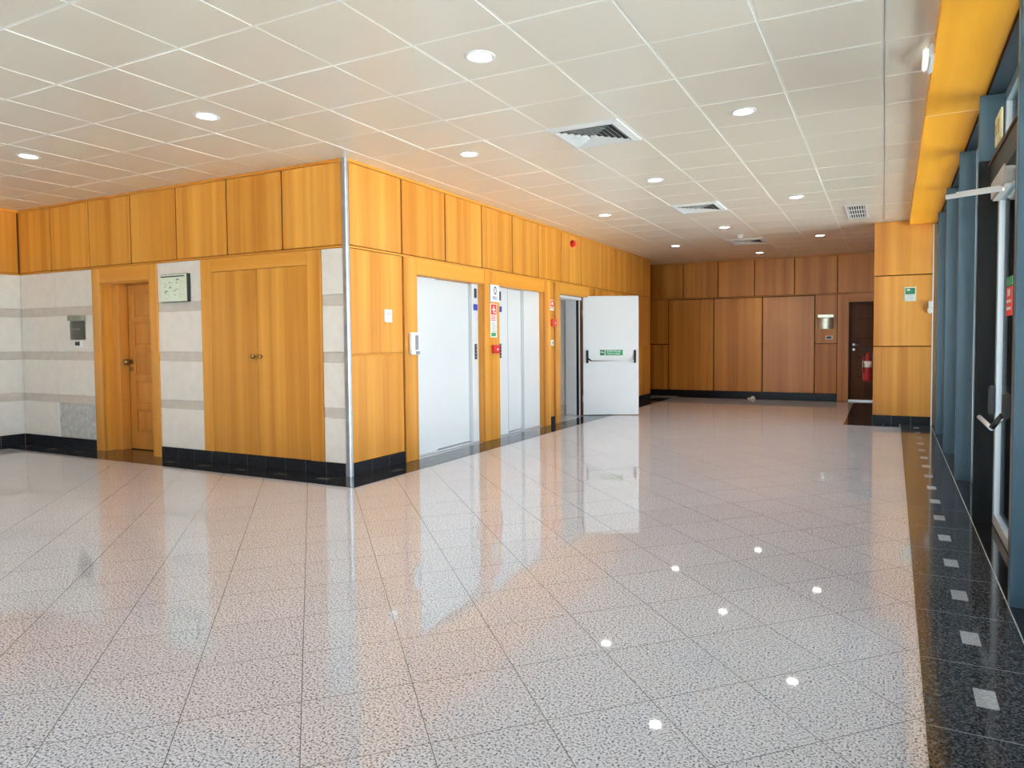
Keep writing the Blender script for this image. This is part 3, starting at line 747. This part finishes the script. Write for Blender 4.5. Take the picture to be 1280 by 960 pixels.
MB().box((-0.14, -0.010, -0.004), (0.14, 0.010, 0.010), M['plastic'], 0.003).build('closer_arm', cl, (0.515, 5.654, 2.469), math.radians(-24))

ex = thing('exit_sign', 'small yellow framed exit sign above the entrance door header', 'sign', onright(0.628, 5.66, 2.78), -AL)
B((-0.006, -0.15, 0.0), (0.006, 0.15, 0.20), M['yellow'], 0.002).build('sign_frame', ex)
B((-0.0085, -0.125, 0.025), (-0.0055, 0.125, 0.175), M['paper']).build('sign_face', ex)
MB().box((-0.0095, -0.09, 0.05), (-0.008, -0.02, 0.15), M['brass']).box((-0.0095, 0.02, 0.06), (-0.008, 0.10, 0.14), M['brass']).build('sign_pictogram', ex)

# glazed front behind the camera
wq = struct('window_20', 'glazed entrance front behind the viewer', 'window')
XQ = -7.3  # unseen glazing stops here, wall beyond, to balance the light from behind
rw = struct('wall_rear', 'unseen timber wall added behind the viewer to narrow the glazing', 'wall')
B((XL - 0.4, YREAR - 0.15, 0), (XQ - 0.031, YREAR, HC), M['wood']).build('wall_panel', rw)
xs = [XQ + (0.5 - XQ) * k / 4 for k in range(5)]
for x in xs: B((x - 0.03, YREAR - 0.12, 0), (x + 0.03, YREAR, HC), M['fin'], 0.004).build('mullion', wq)
for a, b in zip(xs, xs[1:]):
    B((a + 0.031, YREAR - 0.08, 0), (b - 0.031, YREAR - 0.03, 0.08), M['fin']).build('bottom_rail', wq)
    B((a + 0.031, YREAR - 0.08, 2.75), (b - 0.031, YREAR - 0.03, 2.83), M['fin']).build('transom', wq)
    B((a + 0.02, YREAR - 0.06, 0.07), (b - 0.02, YREAR - 0.052, HC), M['glass']).build('pane', wq)

# ------------------------------------------------------------------ ceiling fittings
LIGHTS = [(-2.5, 4.1), (-5.24, 4.085), (-7.97, 4.09), (-3.9, 6.15), (-1.1, 6.11), (-2.53, 8.2), (-3.93, 10.1), (-1.11, 10.09), (-2.52, 12.2), (-3.91, 14.1), (-1.11, 14.03), (-2.54, 16.14)]
LLAB = ['round ceiling downlight nearest the viewer, in front of the big air diffuser', 'round ceiling downlight in the second tile row left of the nearest one', 'round ceiling downlight at the left, over the stone wall',
        'round ceiling downlight close to the first lift', 'round ceiling downlight right of the nearest air diffuser', 'round ceiling downlight between the first two air diffusers',
        'round ceiling downlight beside the lift wall above the second lift', 'round ceiling downlight between second diffuser and the small slotted grille', 'round ceiling downlight between second and third air diffuser',
        'round ceiling downlight near the far corner of the lift wall', 'round ceiling downlight in front of the far dark door', 'round ceiling downlight behind the third air diffuser, nearest the far wall']
dl = thing('downlight', LLAB[0], 'ceiling light', (LIGHTS[0][0], LIGHTS[0][1], HC), 0, 'recessed round downlights')
MB().lathe([(0.078, 0.004), (0.080, -0.004), (0.094, -0.008), (0.103, -0.006), (0.105, 0.003)], M['plastic']).build('trim_ring', dl)
MB().lathe([(0.077, 0.002), (0.079, -0.003), (0.0765, -0.0035), (0.075, 0.002)], M['grey']).build('reflector_rim', dl)
MB().lathe([(0.0, -0.003), (0.04, -0.0025), (0.0745, 0.0)], M['lampface']).build('lamp', dl)
for k, (x, y) in enumerate(LIGHTS):
    o = dl if k == 0 else copy_tree(dl)
    o.location = (x, y, HC); o['label'] = LLAB[k]
    L = bpy.data.lights.new('downlight_lamp', 'SPOT'); L.energy = 45; L.color = (1, 0.90, 0.76); L.spot_size = math.radians(120); L.spot_blend = 0.6; L.shadow_soft_size = 0.07
    lo = bpy.data.objects.new('downlight_lamp', L); COL.objects.link(lo); lo.location = (x, y, HC - 0.02)

VL = ['large square four-way air diffuser nearest the viewer', 'square four-way air diffuser in the middle of the ceiling', 'farthest square air diffuser, partly behind the smoke detector']
vt = thing('air_diffuser', VL[0], 'air vent', (0, 0, HC), 0, 'square ceiling air diffusers')
def ring(ro, ri, zo, zi, mat, th=0.0):
    mb = MB()
    A = [(-ro, -ro, zo), (ro, -ro, zo), (ro, ro, zo), (-ro, ro, zo)]; C = [(-ri, -ri, zi), (ri, -ri, zi), (ri, ri, zi), (-ri, ri, zi)]
    for k in range(4):
        k2 = (k + 1) % 4; mb.quad([A[k], A[k2], C[k2], C[k]], mat)
        if th:
            u = lambda p: (p[0], p[1], p[2] + th)
            mb.quad([u(A[k]), u(C[k]), u(C[k2]), u(A[k2])], mat); mb.quad([A[k], u(A[k]), u(A[k2]), A[k2]], mat); mb.quad([C[k], C[k2], u(C[k2]), u(C[k])], mat)
    return mb
ring(0.352, 0.290, -0.006, -0.020, M['plastic'], 0.012).build('frame', vt)
for k in range(5):
    r0 = 0.285 - 0.048 * k
    ring(r0 - 0.006, r0 - 0.028, -0.021, -0.003, M['plastic'], 0.002).build('louvre', vt)
MB().box((-0.03, -0.03, -0.020), (0.03, 0.03, -0.010), M['plastic']).build('centre_plate', vt)
MB().box((-0.30, -0.30, -0.0015), (0.30, 0.30, 0.0035), M['dark']).build('back_plate', vt)
for k, (x, y) in enumerate(VENTS):
    o = vt if k == 0 else copy_tree(vt)
    o.location = (x, y, HC - 0.012 + 0.012); o['label'] = VL[k]
rgx = thing('slotted_grille', 'small slotted return air grille in the ceiling near the timber pier', 'air vent', (-0.395, 11.65, HC - 0.010))
ring_ = MB()
for lo, hi in (((-0.15, -0.60, -0.006), (-0.115, 0.60, 0.006)), ((0.115, -0.60, -0.006), (0.15, 0.60, 0.006)), ((-0.115, -0.60, -0.006), (0.115, -0.55, 0.006)), ((-0.115, 0.55, -0.006), (0.115, 0.60, 0.006)), ((-0.115, -0.20, -0.006), (0.115, -0.16, 0.006)), ((-0.115, 0.16, -0.006), (0.115, 0.20, 0.006))): ring_.box(lo, hi, M['plastic'], 0.002)
ring_.build('frame', rgx)
for k in range(7):
    x = -0.10 + k * 0.0333
    B((x - 0.006, -0.545, -0.004), (x + 0.006, 0.545, 0.004), M['plastic']).build('slat', rgx)
B((-0.12, -0.56, 0.0045), (0.12, 0.56, 0.007), M['dark']).build('back_plate', rgx)

sd = thing('smoke_detector', 'white smoke detector hanging from the ceiling by the farthest diffuser', 'smoke detector', (-2.43, 13.2, HC))
MB().lathe([(0, 0.006), (0.055, 0.006), (0.055, -0.018), (0.048, -0.022), (0, -0.022)], M['plastic']).build('base', sd)
MB().lathe([(0.0, -0.0225), (0.045, -0.0225), (0.050, -0.040), (0.046, -0.058), (0.030, -0.070), (0, -0.073)], M['plastic']).build('sensor_head', sd)

em = thing('emergency_ceiling_light', 'white emergency lamp box on the side of the orange beam', 'emergency light', onright(0.2165, 5.42, 3.338), -AL)
MB().box((-0.028, -0.17, -0.045), (0.004, 0.17, 0.045), M['plastic'], 0.008, seg=2).build('housing', em)
MB().box((-0.062, -0.15, -0.038), (-0.0285, 0.15, 0.038), M['emergface'], 0.014, seg=3).build('diffuser', em)

# ------------------------------------------------------------------ fittings on the walls
# floor directory on the stone
t = thing('directory_sign', 'framed pale floor plan on the stone between door and cupboard', 'sign', (-7.857, YC, 2.13))
B((-0.252, -0.045, -0.172), (0.252, 0.002, 0.172), M['black'], 0.004).build('sign_frame', t)
mb = MB().box((-0.246, -0.0485, -0.166), (0.243, -0.0455, 0.166), M['paper'], 0.001); rg = random.Random(11)
for k in range(22):
    x = rg.uniform(-0.20, 0.06); z = rg.uniform(-0.13, 0.10); w = rg.uniform(0.008, 0.05)
    mb.box((x, -0.0503, z), (x + w, -0.0480, z + rg.uniform(0.004, 0.014)), M['grey'] if k % 3 else M['green'])
for k in range(9): mb.box((0.10, -0.0503, -0.12 + 0.025 * k), (0.10 + rg.uniform(0.06, 0.11), -0.0480, -0.115 + 0.025 * k), M['band'])
f = mb.build('sign_sheet', t)
B((-0.235, -0.0505, 0.135), (0.205, -0.0487, 0.150), M['black']).build('title_bar', f)

def roomplate(label, loc, num, w=0.345, name='room_plate', pm='plate'):
    """curved metal name plate under a slim header strip"""
    t = thing(name, label, 'sign', loc, 0, 'curved metal room plates')
    h = 0.335; n = 14; pts = []
    def arc(a, b, r=0.028):
        mb = MB(); 
        P = [(-w / 2 + w * k / n, -0.012 - r * (1 - (2 * k / n - 1) ** 2)) for k in range(n + 1)]
        Q = [(p[0], p[1] + 0.004) for p in P[::-1]]
        mb.prism(P + Q, 'Z', a, b, M[pm]); 
        for fc in mb.bm.faces: fc.smooth = False
        return mb
    arc(-h / 2, 0.085).build('name_panel', t)
    MB().box((-w / 2 - 0.006, -0.044, 0.095), (w / 2 + 0.006, 0.003, 0.165), M['plate'], 0.003).build('header_strip', t)
    MB().box((-w / 2 + 0.01, -0.010, -h / 2), (w / 2 - 0.01, 0.003, 0.10), M['grey']).build('back_plate', t)
    for k, ch in enumerate(num): text('number_digit', ch, 0.055, M['black'], t, (w / 2 - 0.09 + 0.036 * k, -0.0446, 0.130), (1, 0, 0), (0, 0, 1))
    mb = MB()
    mb.box((-w / 2 + 0.07, -0.0365, -0.06), (-w / 2 + 0.08, -0.029, -0.005), M['grey']); mb.box((-0.05, -0.0425, -0.03), (0.10, -0.034, -0.018), M['grey'])
    mb.build('name_line', t)
    return t
roomplate('curved dark metal room plate on the stone left of the oak door', (-9.938, YC, 1.675), '11', pm='plate_dark')
roomplate('curved metal room plate on timber beside the dark far door', (-1.225, YF, 1.842), '2', 0.335)
def reader(label, loc):
    t = thing('card_reader', label, 'card reader', loc, 0, 'small card readers')
    B((-0.075, -0.018, -0.042), (0.085, 0.003, 0.042), M['plastic'], 0.004).build('housing', t)
    B((-0.055, -0.022, -0.026), (0.050, -0.017, 0.028), M['black'], 0.002).build('window', t)
reader('small black-windowed reader below the room plate on the stone', (-9.935, YC, 1.452))
reader('small black-windowed reader below the room plate on the far wall', (-1.15, YF, 1.470))
t = thing('access_hatch', 'grey stone-look access hatch low on the wall left of the oak door', 'hatch', (-10.02, YC, 0.385))
B((-0.44, -0.010, -0.245), (-0.415, 0.004, 0.245), M['plastic'], 0.002).build('edge_strip', t)
B((-0.412, -0.008, -0.240), (0.425, 0.004, 0.240), plain('hatch_grey', (0.50, 0.49, 0.48), 0.6, var=0.2, scale=14), 0.002).build('hatch_plate', t)

# on the lift wall; local x of these things points along +Y, so they are turned 90 degrees
def onlift(name, label, cat, y, z, group=None, x=XW): return thing(name, label, cat, (x, y, z), math.radians(90), group)
t = onlift('wall_thermostat', 'small white control plate on the timber beside the wall corner', 'thermostat', 6.288, 1.745)
B((-0.062, -0.024, -0.074), (0.062, 0.003, 0.074), M['plastic'], 0.006).build('housing', t)
B((-0.040, -0.027, 0.005), (0.030, -0.0235, 0.050), M['band'], 0.002).build('display', t)
MB().cyl((0.0, -0.024, -0.035), (0.0, -0.034, -0.035), 0.016, M['plastic'], 18).build('dial', t)
t = onlift('time_clock', 'white wall terminal with grey keypad beside the first lift', 'access terminal', 6.735, 1.425, x=XP)
B((-0.075, -0.052, -0.135), (0.075, 0.003, 0.135), M['plastic'], 0.012).build('housing', t)
B((-0.078, -0.060, -0.078), (-0.020, -0.0525, 0.100), M['grey'], 0.003).build('keypad', t)
kp = t.children[-1]; kp.location.x = 0.062
B((-0.010, -0.060, -0.128), (0.066, -0.0525, -0.092), M['grey'], 0.003).build('card_slot', t)
t = onlift('floor_number_sign', 'white floor number sign reading 0 between the two lifts', 'sign', 8.685, 2.14, x=XP)
B((-0.125, -0.014, -0.125), (0.125, 0.003, 0.125), M['plastic'], 0.003).build('sign_plate', t)
B((-0.131, -0.010, -0.131), (-0.125, 0.003, 0.131), M['grey']).build('plate_edge', t)
text('floor_number', '0', 0.17, M['ink'], t, (0.005, -0.0146, 0.035), (1, 0, 0), (0, 0, 1))
text('floor_word', 'PISO', 0.066, M['blue'], t, (0.0, -0.0146, -0.070), (1, 0, 0), (0, 0, 1))
t = onlift('fire_sign', 'red and white fire instruction sign below the floor number sign', 'sign', 8.655, 1.745, x=XP)
B((-0.09, -0.006, -0.245), (0.09, 0.003, 0.245), M['plastic'], 0.001).build('sign_plate', t)
B((-0.075, -0.0085, 0.085), (0.075, -0.0055, 0.235), M['redsign']).build('sign_field', t)
MB().box((-0.045, -0.010, 0.15), (0.045, -0.008, 0.17), M['plastic']).box((-0.012, -0.010, 0.11), (0.012, -0.008, 0.21), M['plastic']).box((0.028, -0.010, 0.10), (0.05, -0.008, 0.13), M['plastic']).build('sign_pictogram', t)
mb = MB()
for k in range(4): mb.box((-0.075, -0.0085, 0.0 + 0.020 * k), (0.06 - 0.02 * (k % 2), -0.0055, 0.010 + 0.020 * k), M['redsign'])
for k in range(6): mb.box((-0.06, -0.0085, -0.16 + 0.024 * k), (0.07 - 0.015 * (k % 3), -0.0055, -0.152 + 0.024 * k), M['grey'])
mb.build('text_line', t)
B((-0.07, -0.0085, -0.228), (0.055, -0.0055, -0.175), M['green']).build('green_field', t)
def callpoint(label, y, z, x=XW):
    t = onlift('alarm_call_point', label, 'fire alarm', y, z, 'red alarm call points', x)
    B((-0.075, -0.05, -0.06), (0.075, 0.003, 0.06), M['red'], 0.008).build('housing', t)
    B((-0.035, -0.054, -0.035), (0.04, -0.0495, 0.03), M['redsign'], 0.003).build('break_glass', t)
    MB().box((-0.012, -0.056, -0.012), (0.018, -0.0535, 0.010), M['plastic']).build('label', t)
callpoint('red alarm call point between the two lifts', 8.68, 1.328, XP)
callpoint('red alarm call point beside the fire door frame', 10.70, 1.753, XW - 0.008)
t = onlift('hydrant_sign', 'narrow red and white fire sign beside the fire door frame', 'sign', 10.668, 2.06, x=XW - 0.008)
B((-0.07, -0.006, -0.095), (0.07, 0.003, 0.085), M['plastic'], 0.001).build('sign_plate', t)
B((-0.06, -0.0085, -0.03), (0.06, -0.0055, 0.075), M['redsign']).build('sign_field', t)
MB().box((-0.025, -0.010, 0.0), (0.025, -0.008, 0.05), M['plastic']).build('sign_pictogram', t)
MB().box((-0.05, -0.0085, -0.06), (0.04, -0.0055, -0.045), M['redsign']).build('text_line', t)
t = onlift('light_switch', 'small white switch low on the strip beside the fire door frame', 'switch', 10.665, 1.41, x=XW - 0.008)
B((-0.055, -0.014, -0.05), (0.055, 0.003, 0.05), M['plastic'], 0.004).build('switch_plate', t)
B((-0.018, -0.020, -0.028), (0.026, -0.0135, 0.028), M['grey'], 0.003).build('rocker', t)
t = onlift('alarm_sounder', 'round red alarm sounder high above the fire door', 'fire alarm', 11.50, 3.205)
MB().cyl((0, 0.003, 0), (0, -0.035, 0), 0.065, M['red'], 28).build('base', t)
MB().cyl((0, -0.0355, 0), (0, -0.075, 0), 0.060, M['red'], 28, 0.045).build('horn', t)

# on the pier
t = thing('assembly_sign', 'green and white notice on the timber pier', 'sign', (0.378, YR, 2.175))
B((-0.086, -0.008, -0.118), (0.086, 0.003, 0.118), M['paper'], 0.002).build('sign_frame', t)
B((-0.070, -0.0105, 0.0), (0.070, -0.0075, 0.100), M['greendk']).build('green_field', t)
B((-0.070, -0.0105, -0.100), (0.070, -0.0075, -0.002), M['plastic']).build('white_field', t)
MB().box((-0.05, -0.012, 0.055), (0.0, -0.010, 0.085), M['paper']).box((0.01, -0.012, 0.055), (0.05, -0.010, 0.075), M['green']).box((-0.05, -0.012, 0.025), (0.05, -0.010, 0.040), M['green']).build('sign_pictogram', t)
mb = MB()
for k in range(3): mb.box((-0.05, -0.012, -0.080 + 0.027 * k), (0.05, -0.010, -0.072 + 0.027 * k), M['band'])
mb.build('text_line', t)
t = thing('motion_sensor', 'white sensor box at the window edge of the timber pier', 'sensor', (0.672, YR, 1.945))
B((-0.028, -0.05, 0.0), (0.028, 0.003, 0.105), M['plastic'], 0.006).build('housing', t)
MB().box((-0.040, -0.06, -0.10), (0.028, 0.003, -0.001), M['plastic'], 0.014, seg=2).build('sensor_head', t)

# fire extinguisher hung on the side of the pier
t = thing('fire_extinguisher', 'red fire extinguisher hung at the shaded side of the timber pier', 'fire extinguisher', (-0.262, 13.30, 0.70))
MB().lathe([(0, 0.0), (0.066, 0.0), (0.074, 0.012), (0.074, 0.40), (0.066, 0.44), (0.040, 0.475), (0.026, 0.49), (0.024, 0.51), (0, 0.51)], plain('shaded_red_enamel', (0.30, 0.010, 0.018), 0.35)).build('cylinder', t)  # red darkened in the colour for the shade beside the pier
MB().lathe([(0.0745, 0.24), (0.0755, 0.24), (0.0755, 0.35), (0.0745, 0.35)], M['plastic']).build('label_band', t)
MB().box((-0.018, -0.018, 0.51), (0.018, 0.018, 0.555), M['black'], 0.004).box((-0.09, -0.010, 0.575), (0.035, 0.010, 0.590), M['black'], 0.004, Matrix.Rotation(0.25, 3, 'Y')).box((-0.085, -0.010, 0.548), (0.02, 0.010, 0.560), M['black'], 0.003).build('valve', t)
MB().tube([(0.0, -0.02, 0.53), (-0.02, -0.07, 0.52), (-0.05, -0.092, 0.44), (-0.055, -0.085, 0.30), (-0.052, -0.078, 0.15)], 0.011, M['black']).build('hose', t)
MB().box((0.072, -0.03, 0.34), (0.098, 0.03, 0.50), M['black'], 0.004).build('bracket', t)

t = thing('door_stop', 'small white stop on the floor against the far wall', 'door stop', (-2.86, YF - 0.22, 0.003))
MB().box((-0.085, -0.045, 0.0), (0.085, 0.045, 0.025), M['plastic'], 0.006).build('base', t)
MB().lathe([(0, 0.0255), (0.040, 0.0255), (0.042, 0.05), (0.034, 0.062), (0, 0.064)], M['plastic'], (0.03, 0, 0)).build('knob', t)

# ------------------------------------------------------------------ daylight
w = bpy.data.worlds.new('daylight'); SC.world = w; w.use_nodes = True
n, l = w.node_tree.nodes, w.node_tree.links
bg = n['Background']
tc = n.new('ShaderNodeTexCoord'); sx = n.new('ShaderNodeSeparateXYZ'); l.new(tc.outputs['Generated'], sx.inputs[0])
r = n.new('ShaderNodeValToRGB'); r.color_ramp.elements[0].position = 0.0; r.color_ramp.elements[1].position = 0.8
r.color_ramp.elements[0].color = (0.81, 0.90, 1.0, 1); r.color_ramp.elements[1].color = (0.50, 0.70, 1.0, 1)
l.new(sx.outputs['Z'], r.inputs['Fac']); l.new(r.outputs['Color'], bg.inputs['Color'])
bg.inputs['Strength'].default_value = 5.6
sun = bpy.data.lights.new('sun', 'SUN'); sun.energy = 134; sun.color = (1.0, 0.97, 0.92); sun.angle = 0.01
so = bpy.data.objects.new('sun', sun); COL.objects.link(so)
so.rotation_euler = Vector((0.62, -0.45, -1.0)).to_track_quat('-Z', 'Y').to_euler()

def portal(name, loc, rot, sx_, sy_):
    L = bpy.data.lights.new(name, 'AREA'); L.shape = 'RECTANGLE'; L.size = sx_; L.size_y = sy_
    L.cycles.is_portal = True
    o = bpy.data.objects.new(name, L); COL.objects.link(o); o.location = loc; o.rotation_euler = rot
portal('daylight_portal_side', onright(0.83, (YR + YREAR) / 2, 1.65), (math.radians(90), 0, math.radians(90) - AL), YR - YREAR, 3.3)
portal('daylight_portal_front', ((XQ + 0.6) / 2, YREAR - 0.16, 1.7), (math.radians(90), 0, math.radians(0)), 0.6 - XQ, 3.4)

# ------------------------------------------------------------------ camera
F_, YAW, PITCH, ROLL = 858.66, -0.459752485, 0.0399609, 0.00726328
cy, sy = math.cos(YAW), math.sin(YAW)
fw = Vector((sy * math.cos(PITCH), cy * math.cos(PITCH), -math.sin(PITCH)))
rt = Vector((cy, -sy, 0)); dn = fw.cross(rt)
c, s = math.cos(ROLL), math.sin(ROLL)
r2 = c * rt + s * dn; d2_ = -s * rt + c * dn
cam = bpy.data.cameras.new('camera'); co = bpy.data.objects.new('camera', cam); COL.objects.link(co)
co.matrix_world = Matrix(((r2.x, -d2_.x, -fw.x, 0), (r2.y, -d2_.y, -fw.y, 0), (r2.z, -d2_.z, -fw.z, 1.45), (0, 0, 0, 1)))
cam.sensor_width = 36; cam.sensor_fit = 'HORIZONTAL'; cam.lens = F_ / 1280 * 36
cam.shift_x = -40 / 1280; cam.shift_y = -20 / 1280
cam.clip_start = 0.05; cam.clip_end = 200
SC.camera = co

SC.view_settings.view_transform = 'Standard'; SC.view_settings.look = 'None'
SC.view_settings.gamma = 1.0; SC.view_settings.use_curve_mapping = False
SC.view_settings.exposure = 0.24
SC.cycles.use_denoising = True
SC.cycles.max_bounces = 12; SC.cycles.diffuse_bounces = 6; SC.cycles.glossy_bounces = 5; SC.cycles.transparent_max_bounces = 12
SC.cycles.sample_clamp_indirect = 8.0
SC.cycles.caustics_reflective = False; SC.cycles.caustics_refractive = False
